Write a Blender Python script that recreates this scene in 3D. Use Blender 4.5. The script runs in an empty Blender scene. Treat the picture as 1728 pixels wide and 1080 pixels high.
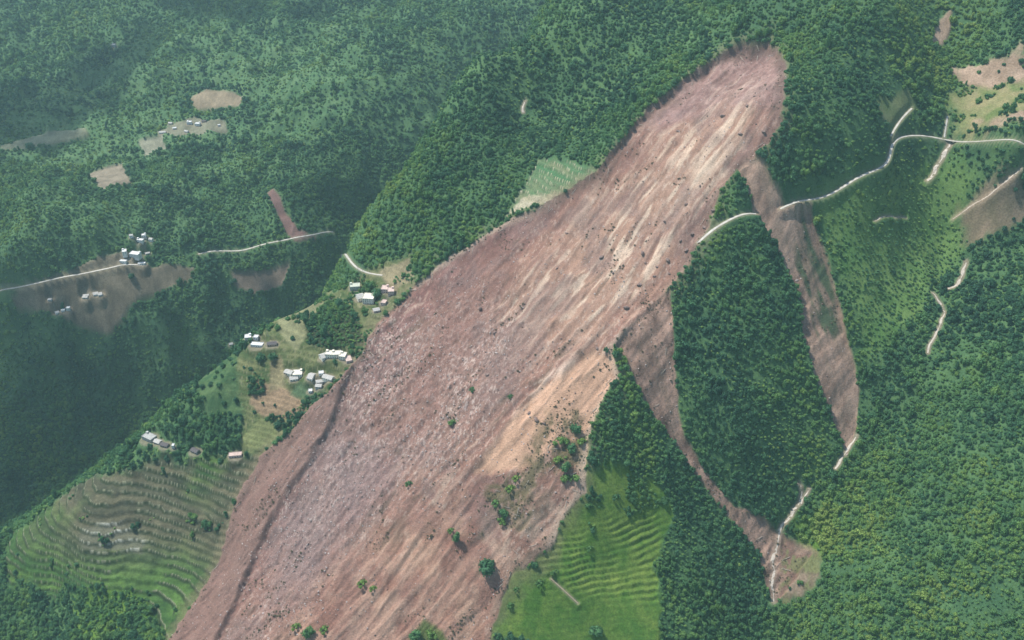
import bpy, math, random
import numpy as np
from mathutils import Vector

# ------------------------------------------------------------------ camera
PITCH = math.radians(-33.0); HC = 900.0; FPX = 1660.0   # FPX: focal length in units of the 1728 px wide picture
scene = bpy.context.scene
cam_data = bpy.data.cameras.new("camera"); cam = bpy.data.objects.new("camera", cam_data)
scene.collection.objects.link(cam); scene.camera = cam
cam.location = (0, 0, HC); cam.rotation_euler = (math.radians(90) + PITCH, 0, 0)
cam_data.sensor_width = 36; cam_data.lens = 36 * FPX / 1728
cam_data.clip_start = 1; cam_data.clip_end = 40000

# ------------------------------------------------------------------ light
SUN_ELEV = math.radians(62); SUN_AZ = math.radians(-62)   # azimuth from +Y towards +X
world = bpy.data.worlds.new("World"); scene.world = world; world.use_nodes = True
wn = world.node_tree.nodes; wl = world.node_tree.links
bg = wn["Background"]; bg.inputs[1].default_value = 0.125
sky = wn.new("ShaderNodeTexSky"); sky.sky_type = 'NISHITA'; sky.sun_disc = False
sky.sun_elevation = SUN_ELEV; sky.sun_rotation = SUN_AZ
wl.new(sky.outputs[0], bg.inputs[0])
sd = bpy.data.lights.new("sun", 'SUN'); sd.energy = 4.0; sd.angle = math.radians(0.6); sd.color = (1, .95, .88)
sun = bpy.data.objects.new("sun", sd); scene.collection.objects.link(sun)
sv = Vector((math.sin(SUN_AZ) * math.cos(SUN_ELEV), math.cos(SUN_AZ) * math.cos(SUN_ELEV), math.sin(SUN_ELEV)))
sun.rotation_euler = sv.to_track_quat('Z', 'Y').to_euler()
scene.view_settings.view_transform = 'Standard'; scene.view_settings.look = 'None'
scene.view_settings.exposure = 0.60; scene.view_settings.gamma = 1.0
scene.cycles.volume_bounces = 0; scene.cycles.max_bounces = 5; scene.cycles.diffuse_bounces = 2

# ------------------------------------------------------------------ numpy helpers
def hash2(ix, iy, seed):
    h = (ix.astype(np.int64) * 374761393 + iy.astype(np.int64) * 668265263 + seed * 1442695041) & 0xffffffff
    h = ((h ^ (h >> 13)) * 1274126177) & 0xffffffff
    h = (h ^ (h >> 16)) & 0xffffffff
    return h.astype(np.float64) / 4294967295.0
def vnoise(x, y, seed=0):
    ix = np.floor(x); iy = np.floor(y); fx = x - ix; fy = y - iy
    fx = fx * fx * fx * (fx * (fx * 6 - 15) + 10); fy = fy * fy * fy * (fy * (fy * 6 - 15) + 10)
    a = hash2(ix, iy, seed); b = hash2(ix + 1, iy, seed); c = hash2(ix, iy + 1, seed); d = hash2(ix + 1, iy + 1, seed)
    return (a + (b - a) * fx) * (1 - fy) + (c + (d - c) * fx) * fy      # 0..1
def fbm(x, y, scale, octv=4, seed=0, gain=.5):
    s = 0; a = 1; t = 0; f = 1.0 / scale
    for o in range(octv):
        ca, sa = math.cos(o * .9 + .3), math.sin(o * .9 + .3)
        s = s + a * (vnoise((x * ca - y * sa) * f, (x * sa + y * ca) * f, seed + o * 17) - .5); t += a; a *= gain; f *= 2.03
    return s / t * 2.0                                                 # about -1..1
def ridged(x, y, scale, octv=3, seed=0):
    s = 0; a = 1; t = 0; f = 1.0 / scale
    for o in range(octv):
        n = 1 - np.abs(vnoise(x * f + 31 * o, y * f, seed + o * 29) * 2 - 1); s = s + a * n * n; t += a; a *= .5; f *= 2.1
    return s / t
def sstep(e0, e1, v):
    t = np.clip((v - e0) / (e1 - e0), 0, 1); return t * t * (3 - 2 * t)

def ray(px, py):
    cx = (px - 864) / FPX; cy = (540 - py) / FPX
    f = (0, math.cos(PITCH), math.sin(PITCH)); u = (0, -math.sin(PITCH), math.cos(PITCH))
    return np.array([cx, f[1] + cy * u[1], f[2] + cy * u[2]])
def at_z(px, py, z):
    d = ray(px, py); t = (z - HC) / d[2]; return (d[0] * t, d[1] * t, z)

# ------------------------------------------------------------------ large shape of the land: anchors read off the photograph
A = [  # (px, py, height)
 (1300,68,350),(1150,250,230),(1000,400,110),(850,560,0),(700,720,-100),(600,850,-180),(450,1080,-300),
 (1300,0,405),(1500,0,430),(1728,0,420),(1150,60,330),(1050,120,275),(900,200,185),(1000,250,200),(900,320,130),
 (1000,20,255),(880,90,200),(770,200,120),(700,290,60),(610,380,0),(580,440,-30),(800,380,80),(1100,0,330),
 (560,600,-65),(450,550,-75),(620,480,-20),(450,650,-110),(395,590,-100),(400,740,-170),(250,850,-262),(300,1000,-338),(220,905,-296),(370,960,-300),(130,930,-308),(50,940,-345),(200,1000,-350),
 (100,1000,-378),(100,1080,-410),(0,1080,-440),(0,910,-370),(200,760,-225),(300,670,-160),(380,900,-262),(290,1080,-352),
 (1320,200,295),(1220,310,200),(1130,480,80),(1040,590,8),(1000,700,-55),(980,820,-125),(840,990,-230),(800,1080,-280),
 (1600,200,252),(1728,235,262),(1660,150,292),(1450,200,290),(1590,400,90),(1590,560,8),(1500,700,-85),(1440,770,-135),(1320,900,-228),(1305,1010,-292),(1290,1080,-345),
 (1350,430,106),(1400,600,-12),(1250,600,4),(1250,720,-80),(1090,560,30),(1130,700,-75),(1200,800,-150),
 (1100,900,-205),(1050,1000,-255),(1150,1050,-290),(1000,1080,-295),
 (1728,700,-15),(1728,880,-100),(1728,1080,-205),(1550,900,-165),(1450,1050,-265),(1620,700,-52),(1728,500,70),(1728,320,180),
 (1728,150,305),(1600,90,322),(1510,240,237),(1400,320,190),(1190,400,140),(1450,120,335),
 # far hillside over the gorge
 (350,600,-450),(220,430,-245),(320,210,-150),(400,0,10),(0,0,-20),(750,100,-20),(700,200,-110),(560,395,-270),(540,280,-170),
 (0,700,-500),(0,600,-430),(0,480,-270),(150,640,-465),(440,500,-370),(0,250,-190),(150,120,-110),(600,60,-10),(850,20,60),
 (150,300,-205),(420,350,-225),
]
B = [ # hidden gorge floor and surroundings in metres
 (-300,1930,-440),(-120,2080,-330),(80,2350,-190),(300,2700,-40),(-560,1640,-520),(-900,1500,-560),(-1200,1400,-580),
 (500,3000,150),(900,2700,350),(1400,2500,330),(1500,1800,240),(1200,1100,60),(1000,600,-100),
 (0,500,-560),(-500,500,-640),(500,600,-480),(-1200,900,-560),(-1200,3500,60),(0,3900,120),(1200,3900,400),(-2600,3300,40),(2400,3000,400),
 (-2400,1800,-350),(-2600,500,-500),(2400,900,100),(0,-500,-600),(-2500,5200,200),(2500,5200,500),(0,5500,250)]
P = np.array([at_z(*a) for a in A] + B, float)
S = 1000.0
def tps(r2): return np.where(r2 > 1e-12, .5 * r2 * np.log(np.maximum(r2, 1e-12)), 0)
n = len(P); XY = P[:, :2] / S
K = tps(((XY[:, None] - XY[None]) ** 2).sum(-1)) + np.eye(n) * 2e-4
Q = np.hstack([np.ones((n, 1)), XY]); M = np.block([[K, Q], [Q.T, np.zeros((3, 3))]])
W = np.linalg.solve(M, np.concatenate([P[:, 2], np.zeros(3)]))
def land(x, y):
    x = np.clip(x, -3200, 3200) / S; y = np.clip(y, -900, 6000) / S
    r = W[n] + W[n + 1] * x + W[n + 2] * y
    for i in range(n): r = r + W[i] * tps((x - XY[i, 0]) ** 2 + (y - XY[i, 1]) ** 2)
    return r

# ------------------------------------------------------------------ terrain grid (fine where the valley is, coarse to the horizon)
QF = 1.0
ys = [620.0]
while ys[-1] < 4300: ys.append(ys[-1] + QF * 1.35 * (ys[-1] / 900) ** 1.7)
while ys[-1] < 16000: ys.append(ys[-1] * 1.06)
lo = [560, 480, 380, 240, 60, -300, -1500, -5000]
YR = np.array(lo[::-1] + ys)
NU = int(1280 / QF); ud = np.linspace(-1, 1, NU)
UR = np.concatenate([[-9, -4, -2.2, -1.6, -1.3, -1.12, -1.04], ud, [1.04, 1.12, 1.3, 1.6, 2.2, 4, 9]])
def halfw(y): return np.maximum(0.47 * y + 440, 600)
NY, NX = len(YR), len(UR)
GX = UR[None, :] * halfw(YR)[:, None]; GY = np.repeat(YR[:, None], NX, 1)
def gidx(x, y):
    r = np.clip(np.searchsorted(YR, y) - 1, 0, NY - 2); fr = np.clip((y - YR[r]) / (YR[r + 1] - YR[r]), 0, 1)
    u = x / halfw(y); c = np.clip(np.searchsorted(UR, u) - 1, 0, NX - 2); fc = np.clip((u - UR[c]) / (UR[c + 1] - UR[c]), 0, 1)
    return r, fr, c, fc
def samp(G, x, y):
    x = np.asarray(x, float); y = np.asarray(y, float); r, fr, c, fc = gidx(x, y)
    return (G[r, c] * (1 - fc) + G[r, c + 1] * fc) * (1 - fr) + (G[r + 1, c] * (1 - fc) + G[r + 1, c + 1] * fc) * fr

Hb = land(GX, GY)
far = sstep(1900, 2500, GY + GX * -.55)
wx = GX + 60 * fbm(GX, GY, 300, 2, 5); wy = GY + 60 * fbm(GX, GY, 300, 2, 9)
Hb += (7 + 16 * far) * fbm(wx, wy, 260, 4, 11)
rid = ridged(wx * .8 + wy * .25, wy * .45 - wx * .2, 110, 3, 3) - .4 + .8 * fbm(GX, GY, 60, 2, 13)
FORW = 10 + 14 * far

def hits(pts):
    """first meeting of the picture rays with the land"""
    pts = np.asarray(pts, float); out = np.zeros((len(pts), 3))
    t = np.arange(500, 9000, 3.0)
    for i, (px, py) in enumerate(pts):
        d = ray(px, py); x = d[0] * t; y = d[1] * t; z = HC + d[2] * t; h = samp(Hb, x, y)
        k = np.argmax(z < h)
        if z[k] >= h[k]: k = len(t) - 1
        a = (z[k - 1] - h[k - 1]); b = (h[k] - z[k]); f = a / max(a + b, 1e-6); tt = t[k - 1] + 3 * f
        out[i] = (d[0] * tt, d[1] * tt, HC + d[2] * tt)
    return out
def H1(px, py): return hits([(px, py)])[0]

def sdist(poly, pad=60):
    """signed distance in metres (positive inside) on the grid, -1e3 where far away"""
    poly = np.asarray(poly)[:, :2]; out = np.full(GX.shape, -1e3)
    x0, y0 = poly.min(0) - pad; x1, y1 = poly.max(0) + pad
    m = (GX > x0) & (GX < x1) & (GY > y0) & (GY < y1); x = GX[m]; y = GY[m]
    d2 = np.full(x.shape, 1e12); ins = np.zeros(x.shape, bool)
    for (ax, ay), (bx, by) in zip(poly, np.roll(poly, -1, 0)):
        ex, ey = bx - ax, by - ay; L = ex * ex + ey * ey + 1e-9
        t = np.clip(((x - ax) * ex + (y - ay) * ey) / L, 0, 1)
        d2 = np.minimum(d2, (x - ax - t * ex) ** 2 + (y - ay - t * ey) ** 2)
        c = ((ay > y) != (by > y)); xi = ax + (y - ay) * ex / (ey if abs(ey) > 1e-9 else 1e-9); ins ^= c & (x < xi)
    out[m] = np.where(ins, 1, -1) * np.sqrt(d2); return out
def pdist(line, pad=40):
    line = np.asarray(line); out = np.full(GX.shape, 1e3); tz = np.zeros(GX.shape)
    x0, y0 = line[:, :2].min(0) - pad; x1, y1 = line[:, :2].max(0) + pad
    m = (GX > x0) & (GX < x1) & (GY > y0) & (GY < y1); x = GX[m]; y = GY[m]
    d2 = np.full(x.shape, 1e12); zz = np.zeros(x.shape)
    for a, b in zip(line[:-1], line[1:]):
        ex, ey = b[0] - a[0], b[1] - a[1]; L = ex * ex + ey * ey + 1e-9
        t = np.clip(((x - a[0]) * ex + (y - a[1]) * ey) / L, 0, 1)
        q = (x - a[0] - t * ex) ** 2 + (y - a[1] - t * ey) ** 2; w = q < d2
        zz = np.where(w, a[2] + t * (b[2] - a[2]), zz); d2 = np.minimum(q, d2)
    out[m] = np.sqrt(d2); tz[m] = zz; return out, tz
edge_n = 9 * fbm(GX, GY, 45, 3, 21) + 4 * fbm(GX, GY, 9, 2, 22)
def mask(pix, soft=3, rough=1.0, pad=60):
    return sstep(-soft, soft, sdist(hits(pix), pad) + edge_n * rough)

# ------------------------------------------------------------------ outlines in the photograph, laid onto the land
main_px = [(1300,68),(1322,85),(1325,130),(1318,200),(1300,240),(1255,275),(1225,310),(1205,340),(1195,380),(1165,440),(1130,485),
 (1100,530),(1035,590),(1045,640),(1015,690),(995,740),(985,790),(990,830),(950,880),(930,920),(870,960),(845,1010),(830,1080),(790,1200),
 (230,1200),(285,1080),(340,1000),(375,920),(400,840),(440,770),(500,720),(560,660),(610,600),(640,540),(700,480),(760,430),(850,375),
 (940,330),(1010,285),(1060,220),(1120,160),(1190,105),(1250,75)]
tongue_px = [(1035,585),(1060,550),(1130,485),(1137,540),(1140,620),(1145,690),(1155,740),(1192,790),(1240,850),(1285,875),(1325,900),
 (1370,930),(1340,980),(1312,1012),(1300,1000),(1280,930),(1235,880),(1188,810),(1148,752),(1110,710),(1080,650),(1050,600)]
second_px = [(1240,275),(1282,262),(1300,300),(1330,340),(1370,350),(1392,420),(1410,480),(1430,560),(1450,650),(1446,715),(1430,772),
 (1422,740),(1400,690),(1375,630),(1355,560),(1345,490),(1320,430),(1290,380),(1265,330)]
m_main = mask(main_px, 2.5, .8, 90); m_tong = mask(tongue_px, 2, .45); m_sec = mask(second_px, 2, .32)
d_main = sdist(hits(main_px), 90)
m_slide = np.maximum(np.maximum(m_main, m_tong), m_sec)
terr_left = (1 - m_slide) * mask([(205,785),(300,775),(450,755),(420,880),(400,960),(310,1080),(285,1080),(245,1010),(170,990),(20,990),(15,900),(90,850),(150,800)], 9, 1.6)
terr_right = (1 - m_slide) * mask([(985,800),(1050,790),(1110,800),(1145,870),(1108,960),(1105,1090),(790,1090),(850,970),(930,905)], 5, 1.7)
rim_f = mask([(285,668),(350,612),(400,600),(410,700),(345,695)], 6, 1)
shelf = mask([(400,600),(440,560),(500,520),(560,495),(620,450),(690,430),(700,480),(640,545),(610,600),(560,660),(500,720),(440,765),(400,770),
 (410,700),(380,650)], 6, 1)
fan = mask([(908,268),(960,270),(1010,285),(940,330),(850,365),(875,325)], 2, .3)
farf = [([(320,165),(350,150),(412,160),(405,178),(330,184)], (.21,.17,.11)), ([(0,245),(60,225),(145,212),(150,224),(60,248),(0,258)], (.17,.18,.11)),
 ([(145,292),(205,280),(222,305),(172,320)], (.20,.17,.12)), ([(234,240),(275,230),(282,256),(246,270)], (.20,.20,.14)),
 ([(258,222),(330,196),(380,205),(385,222),(300,238)], (.15,.15,.10)),
 ([(120,452),(215,418),(245,446),(330,448),(325,470),(240,505),(185,562),(130,545),(30,522),(20,505)], (.15,.125,.085)),
 ([(385,458),(490,448),(475,482),(430,500),(400,486)], (.20,.15,.11))]
farfield = [(mask(p, 4, .5), c) for p, c in farf]
lightg = mask([(20,120),(150,60),(320,55),(420,40),(590,40),(640,120),(560,230),(430,330),(200,400),(60,370),(20,250)], 60, 6, 200)
lightg *= sstep(.02, .22, fbm(GX / 2.6, GY, 55, 3, 120) + .35 * mask([(320,62),(420,45),(575,50),(570,130),(470,185),(400,150),(330,110)], 25, 3, 120))
bare_tr = np.maximum(np.maximum(mask([(1605,112),(1728,78),(1760,110),(1728,135),(1640,145)], 8, 1.8), mask([(1645,205),(1700,190),(1760,195),(1760,255),(1665,228)], 9, 1.8)), mask([(1568,72),(1588,32),(1604,18),(1604,45),(1588,76)], 4, .6))
grass_tr = mask([(1598,160),(1680,120),(1760,120),(1760,262),(1650,235),(1610,222)], 9, 2.2)
grass_j = mask([(1470,165),(1530,155),(1548,185),(1520,212),(1488,206)], 4, 1)
grass_k = mask([(1380,345),(1500,300),(1590,250),(1640,300),(1620,420),(1560,520),(1500,600),(1455,610),(1425,480),(1400,420)], 18, 2.2)
bare_l = mask([(1620,360),(1728,300),(1760,380),(1640,405)], 8, 1.5)
scar_far = mask([(450,325),(462,322),(500,378),(530,400),(500,410),(478,385)], 4, .5)
bright_bl = mask([(120,1000),(240,960),(285,1050),(280,1090),(120,1090)], 18, 2, 100)
bright_r = mask([(1330,870),(1400,860),(1410,930),(1350,925)], 10, 1)
dark_patch = mask([(515,540),(560,500),(600,520),(615,580),(560,585),(520,575)], 5, .6)
island = mask([(680,1090),(715,1040),(748,1060),(760,1090)], 4, .5)

# ------------------------------------------------------------------ fine shape
fieldany = np.max([m_ for m_, c_ in farfield], 0)
Hf = Hb + FORW * rid * (1 - .85 * np.maximum(fieldany, np.maximum(grass_tr, bare_tr))) * (1 - m_slide) * (1 - np.maximum(terr_left, np.maximum(terr_right, shelf)) * .8) * sstep(-60, 30, -d_main - 10)
# direction of the flow
hd = H1(1250, 130); td = H1(560, 950); fd = (td - hd)[:2]; fd = fd / np.linalg.norm(fd); fp = np.array([-fd[1], fd[0]])
SL = GX * fd[0] + GY * fd[1]; ST = GX * fp[0] + GY * fp[1]
warp = 14 * fbm(GX, GY, 190, 2, 41) + 3 * fbm(GX, GY, 38, 2, 42); STw = ST + warp
def streak(long, across, seed, octv=3): return fbm(SL / long * 10, STw / across * 10, 10, octv, seed)
st1 = streak(170, 17, 51); st2 = streak(60, 6, 52); st3 = streak(28, 5, 53, 2)
patch = sstep(-.25, .35, fbm(GX, GY, 110, 2, 43)); rub = fbm(GX, GY, 7, 3, 61, .7); rub2 = fbm(GX, GY, 4.5, 2, 62)
rough_px = [(560,640),(700,520),(820,480),(870,560),(850,660),(780,740),(640,830),(560,930),(470,1080),(380,1080),(440,900),(520,760)]
m_rock = mask(rough_px, 75, 5, 160)
smooth_or = mask([(900,660),(1000,590),(1040,600),(1035,650),(1000,720),(985,800),(940,740),(880,790),(800,790),(850,720)], 8, .8)
rgain = .55 + .9 * m_rock - .25 * smooth_or
Hf += m_slide * sstep(0, 18, np.where(m_main > .5, d_main, 12)) * (3.8 * st1 * patch + 1.4 * st2 + 3.4 * fbm(SL / 6, STw, 12, 3, 48) * (1 - .6 * smooth_or) + 3.5 * fbm(GX, GY, 65, 3, 44) + rgain * (1.8 * rub + 2.0 * fbm(GX, GY, 19, 3, 45) + .7 * rub2))
upper = sstep(-40, -260, SL - float(H1(760, 430)[:2] @ fd))
Hf -= m_main * smooth_or * 3.5; Hf -= m_main * (5 * sstep(0, 25, d_main) + 11 * upper * sstep(-3, 9, d_main + edge_n * .6)) + m_tong * 6 + m_sec * 9          # stripped below the forest floor
brkn = fbm(GX, GY, 42, 4, 140); Hf += m_main * (1 - smooth_or) * 4.5 * brkn
# lateral berm along the left edge of the debris
berm_c = hits([(640,560),(585,650),(545,740),(500,810),(455,880),(420,960),(385,1040),(360,1090),(330,1160)])
bd, _ = pdist(berm_c, 120); side = np.sign((GX - berm_c[4][0]) * fp[0] + (GY - berm_c[4][1]) * fp[1])
bx = np.interp(SL, (berm_c[:, 0] * fd[0] + berm_c[:, 1] * fd[1]), (berm_c[:, 0] * fp[0] + berm_c[:, 1] * fp[1]))
bx = bx + 9 * fbm(GX, GY, 70, 4, 46); across = (ST - bx) * (1 if ((H1(350,1000)[:2] @ fp) - (H1(420,960)[:2] @ fp)) > 0 else -1)   # positive on the outer side
nAx = fbm(GX, GY, 50, 2, 47); berm_w = m_main * sstep(0, 60, SL - berm_c[0][:2] @ fd)
Hf += berm_w * 13 * (.8 + .5 * nAx) * sstep(-3, 8, across) * sstep(75, 25, across)
m_berm = berm_w * sstep(-2, 6, across)
# terraces: stepped fields that follow the height lines
def terrace(H, m, h, seed, bank=.22):
    q = (H + .55 * h * fbm(GX, GY, 75, 3, seed) + .18 * h * fbm(GX, GY, 12, 2, seed + 3)) / h; fl = np.floor(q); fr = q - fl
    return H + m * ((fl + .25 * fr * .9 + .75 * sstep(1 - bank, 1, fr)) * h - q * h) , fr, fl
stepR = sstep(-.75, .1, fbm(GX, GY, 48, 3, 143)) * mask([(900,905),(960,900),(1050,880),(1105,850),(1125,880),(1108,1010),(1000,1000),(930,985)], 10, 1) * .9 + .12
Hf, frL, flL = terrace(Hf, terr_left, 9.0, 71, .3)
Hf, frR, flR = terrace(Hf, terr_right * stepR, 7.0, 72, .3)
Hf, frS, flS = terrace(Hf, shelf * (1 - m_main), 6.0, 73, .3)
Hf, frF, flF = terrace(Hf, fan * (1 - m_main), 7.0, 74, .3)

# ------------------------------------------------------------------ houses: list first, pads levelled before the mesh is made
HOUSES = [ # px, py, width m, depth m, storeys, yaw deg, roof kind, wall tone, label
 (275,227,18,9,1,8,'gable','white','long pale house at the left end of the far upper hamlet'),
 (295,219,10,8,1,20,'flat','white','small white house second from the left in the far upper hamlet'),
 (288,209,11,8,1,-10,'gable','grey','dim grey house behind the others on the left side of the far upper hamlet'),
 (315,223,11,7,1,-25,'gable','white','small pale house in front of the pair of bright houses in the far upper hamlet'),
 (320,209,13,10,2,5,'flat','white','bright white house on the left of the close pair below the brown field'),
 (334,211,14,10,2,-5,'flat','white','bright white house on the right of the close pair below the brown field'),
 (344,204,12,8,1,10,'gable','clay','low pinkish clay house behind the bright pair in the far upper hamlet'),
 (370,213,7,6,1,15,'flat','white','tiny white house apart on the right end of the far upper hamlet'),
 (210,425,10,14,3,18,'flat','white','tall narrow white house on the left of the largest block by the valley road'),
 (228,428,24,15,3,-14,'flat','white','largest white apartment like block beside the valley road'),
 (208,440,16,8,1,-8,'flat','white','low white house at the roadside in front of the tall narrow house'),
 (239,444,17,7,1,6,'flat','white','low white roadside building at the right foot of the largest white block'),
 (242,394,10,9,2,10,'flat','white','white house standing highest in the row above the largest white block'),
 (254,400,9,8,2,-15,'gable','white','small white gabled house at the right end of the row above the largest block'),
 (236,404,17,9,2,-12,'flat','white','long white house in the middle of the row above the largest block'),
 (222,400,8,8,2,12,'gable','white','small white house at the left end of the row above the largest block'),
 (247,420,10,7,1,30,'gable','grey','grey shed tucked behind the right side of the largest white block'),
 (144,493,13,7,1,10,'gable','white','pale farmhouse at the back left of the farm in the brown field'),
 (144,503,12,6,1,0,'gable','grey','greyish low farm building in front left of the farm in the brown field'),
 (161,495,11,12,1,28,'gable','white','bright white farmhouse, left of the two side by side in the brown field'),
 (169,498,9,12,1,28,'gable','white','bright white farmhouse, right of the two side by side in the brown field'),
 (97,530,8,9,1,35,'gable','white','small white house leftmost of the three in the dark grove below the road'),
 (107,525,8,8,1,15,'flat','white','small white house in the middle of the three in the dark grove below the road'),
 (116,523,8,8,2,5,'flat','white','small white house rightmost of the three in the dark grove below the road'),
 (85,507,8,7,1,0,'gable','grey','lone small grey hut at the upper edge of the dark grove below the road'),
 (419,571,11,11,2,10,'flat','white','tall white house on the rim of the gorge'),
 (432,568,8,8,1,-10,'flat','white','small white house right behind the tall house on the gorge rim'),
 (434,581,21,9,1,-8,'flat','white','long white house in front of the tall house on the gorge rim'),
 (459,581,16,9,1,10,'gable','clay','tan farmhouse at the right end of the group on the gorge rim'),
 (391,587,8,8,1,20,'gable','grey','lone small grey house lowest on the gorge rim'),
 (546,604,9,12,1,35,'gable','cream','narrow cream house at the left end of the bright row below the dark grove'),
 (556,600,10,11,2,-5,'flat','cream','two storey cream house second from left in the bright row below the dark grove'),
 (568,599,12,11,2,5,'flat','cream','widest cream house in the middle of the bright row below the dark grove'),
 (579,602,9,12,2,-10,'flat','cream','cream house second from right in the bright row below the dark grove'),
 (588,607,8,14,1,20,'flat','pink','pink dusted house at the right end of the bright row, touching the debris'),
 (488,629,12,9,1,-25,'gable','cream','cream wing on the left of the bright farmstead in the middle of the terraces'),
 (502,628,13,13,2,5,'flat','cream','large square cream house on the right of the bright farmstead in the terraces'),
 (496,640,11,8,1,15,'gable','cream','low cream barn in front of the bright farmstead in the terraces'),
 (526,636,8,14,1,-20,'gable','cream','slim pale house leftmost in the cluster next to the debris edge'),
 (540,641,14,8,1,15,'gable','grey','grey roofed house in the middle of the cluster next to the debris edge'),
 (554,638,15,9,1,-25,'gable','cream','long pale house rightmost in the cluster next to the debris edge'),
 (542,630,8,8,1,10,'flat','white','small white house at the back of the cluster next to the debris edge'),
 (538,652,10,8,1,-5,'gable','grey','greyish shed at the front of the cluster next to the debris edge'),
 (524,661,6,7,1,10,'flat','white','tiny pale hut by itself below the cluster next to the debris edge'),
 (623,506,16,17,3,-6,'flat','cream','large pale block with a dark shaded side at the top of the terraces'),
 (608,504,10,14,2,25,'gable','cream','pale house on the left of the large pale block beside the big tree'),
 (599,484,15,12,2,8,'flat','pale green','pale greenish house left of the big tree at the top of the terraces'),
 (650,490,10,13,2,-5,'flat','pink','dust covered pink house on the left of the pair at the debris edge'),
 (660,493,9,13,2,5,'flat','pink','dust covered pink house on the right of the pair at the debris edge'),
 (648,511,7,10,1,-15,'flat','pink','small pink hut just below the dust covered pair at the debris edge'),
 (635,524,9,8,1,20,'gable','pink','low pink shed half in the debris below the large pale block'),
 (252,738,22,14,2,-30,'flat','grey','large weathered house alone above the lower terraces'),
 (266,744,12,9,1,-25,'gable','grey','grey annex right against the large weathered house above the lower terraces'),
 (278,751,14,8,1,-20,'gable','dark','dark roofed barn to the right of the large weathered house'),
 (293,755,4,6,2,0,'flat','white','slim bright white tower like shed right of the dark roofed barn'),
 (329,759,14,9,1,-30,'gable','dark','dim grey farmhouse among trees above the lower terraces'),
 (397,767,17,8,1,8,'flat','pink','low pinkish house at the very edge of the debris above the lower terraces'),
 (192,77,11,14,2,0,'flat','grey','single small pale house far off in the hazy upper woods'),
]
hpos = hits([(h[0], h[1]) for h in HOUSES])
hpos[:, 2] = samp(Hf, hpos[:, 0], hpos[:, 1])
housed = np.full(GX.shape, 1e3)
for h, p in zip(HOUSES, hpos):
    R = max(h[2], h[3]) * .62 + 2
    m = (np.abs(GX - p[0]) < R + 14) & (np.abs(GY - p[1]) < R + 14)
    d = np.hypot(GX[m] - p[0], GY[m] - p[1]); w = sstep(R + 9, R, d)
    Hf[m] = Hf[m] * (1 - w) + p[2] * w; housed[m] = np.minimum(housed[m], d - R)
# roads: path pixels, width
ROADS = [([(-20,502),(10,495),(60,481),(120,464),(170,455),(215,448),(240,447)], 6.5, 'road', 'concrete'),
 ([(335,430),(380,425),(440,415),(500,401),(530,395),(562,392)], 6, 'road', 'concrete'),
 ([(1178,405),(1200,392),(1225,376),(1250,364),(1277,355)], 6, 'road', 'concrete'),
 ([(1318,344),(1350,339),(1385,333),(1410,321),(1440,303),(1475,294),(1502,284),(1507,272),(1501,256),(1499,243),(1506,228),(1540,225),(1580,227),
   (1600,230),(1640,236),(1680,245),(1728,257),(1760,268)], 6, 'road', 'concrete'),
 ([(576,426),(583,436),(594,447),(598,455),(612,460),(645,463)], 5, 'lane', 'concrete'),
 ([(1504,226),(1512,210),(1524,196),(1538,186)], 4, 'lane', 'concrete'),
 ([(1594,229),(1596,214),(1598,200)], 3.5, 'lane', 'concrete'),
 ([(930,976),(945,988),(958,1000),(975,1018)], 2.2, 'footpath', 'earth')]
rlines = []; roadd = np.full(GX.shape, 1e3)
def smoothline(pts, step=5.0, wob=0):
    q = hits(pts); seg = np.r_[0, np.cumsum(np.hypot(np.diff(q[:, 0]), np.diff(q[:, 1])))]
    k = max(int(seg[-1] / step), 4); s = np.linspace(0, seg[-1], k); o = np.stack([np.interp(s, seg, q[:, i]) for i in range(2)], 1)
    for _ in range(3 if wob else 40): o[1:-1] = (o[:-2] + 2 * o[1:-1] + o[2:]) / 4
    if wob: o += 1.6 * wob * np.stack([fbm(s, s * 0, 16, 3, 5), fbm(s, s * 0 + 50, 16, 3, 6)], 1)
    z = samp(Hf, o[:, 0], o[:, 1]); zz = z.copy()
    for _ in range(25): zz[1:-1] = (zz[:-2] + 2 * zz[1:-1] + zz[2:]) / 4
    return np.column_stack([o, zz])
for pts, w, nm, mt in ROADS:
    L = smoothline(pts); rlines.append(L); d, tz = pdist(L)
    k = sstep(w * .5 + 6.5, w * .5 + 1.5, d); Hf = Hf * (1 - k) + tz * k; roadd = np.minimum(roadd, d - w * .5)
STREAMS = [([(1348,815),(1352,828),(1358,838),(1350,850),(1340,862),(1325,876),(1318,895),(1316,915),(1305,935),(1308,955),(1302,975),(1308,995),(1306,1013)], 5.5, 3),
 ([(1366,820),(1358,838),(1352,850)], 3.5, 1.5), ([(1446,732),(1436,750),(1424,768),(1408,790)], 4, 1.5),
 ([(1603,236),(1600,252),(1590,268),(1577,284),(1566,305)], 7, 3), ([(1722,288),(1700,308),(1672,328),(1640,346),(1608,368)], 4, 1.5),
 ([(1630,440),(1626,462),(1618,478),(1600,490)], 5, 2), ([(1572,500),(1584,512),(1594,528)], 3.5, 1.5), ([(1594,528),(1584,556),(1571,574),(1568,592)], 3.5, 1.5),
 ([(886,170),(881,180),(883,192)], 5, 1), ([(1476,372),(1500,362),(1530,368)], 2.5, 2)]
slines = []; streamd = np.full(GX.shape, 1e3)
for pts, w, wob in STREAMS:
    L = smoothline(pts, 4, wob); slines.append(L); d, tz = pdist(L)
    k = sstep(w * .5 + 8, w * .5, d); Hf = Hf * (1 - k) + (tz - .8) * k; streamd = np.minimum(streamd, d - w * .5)

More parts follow.
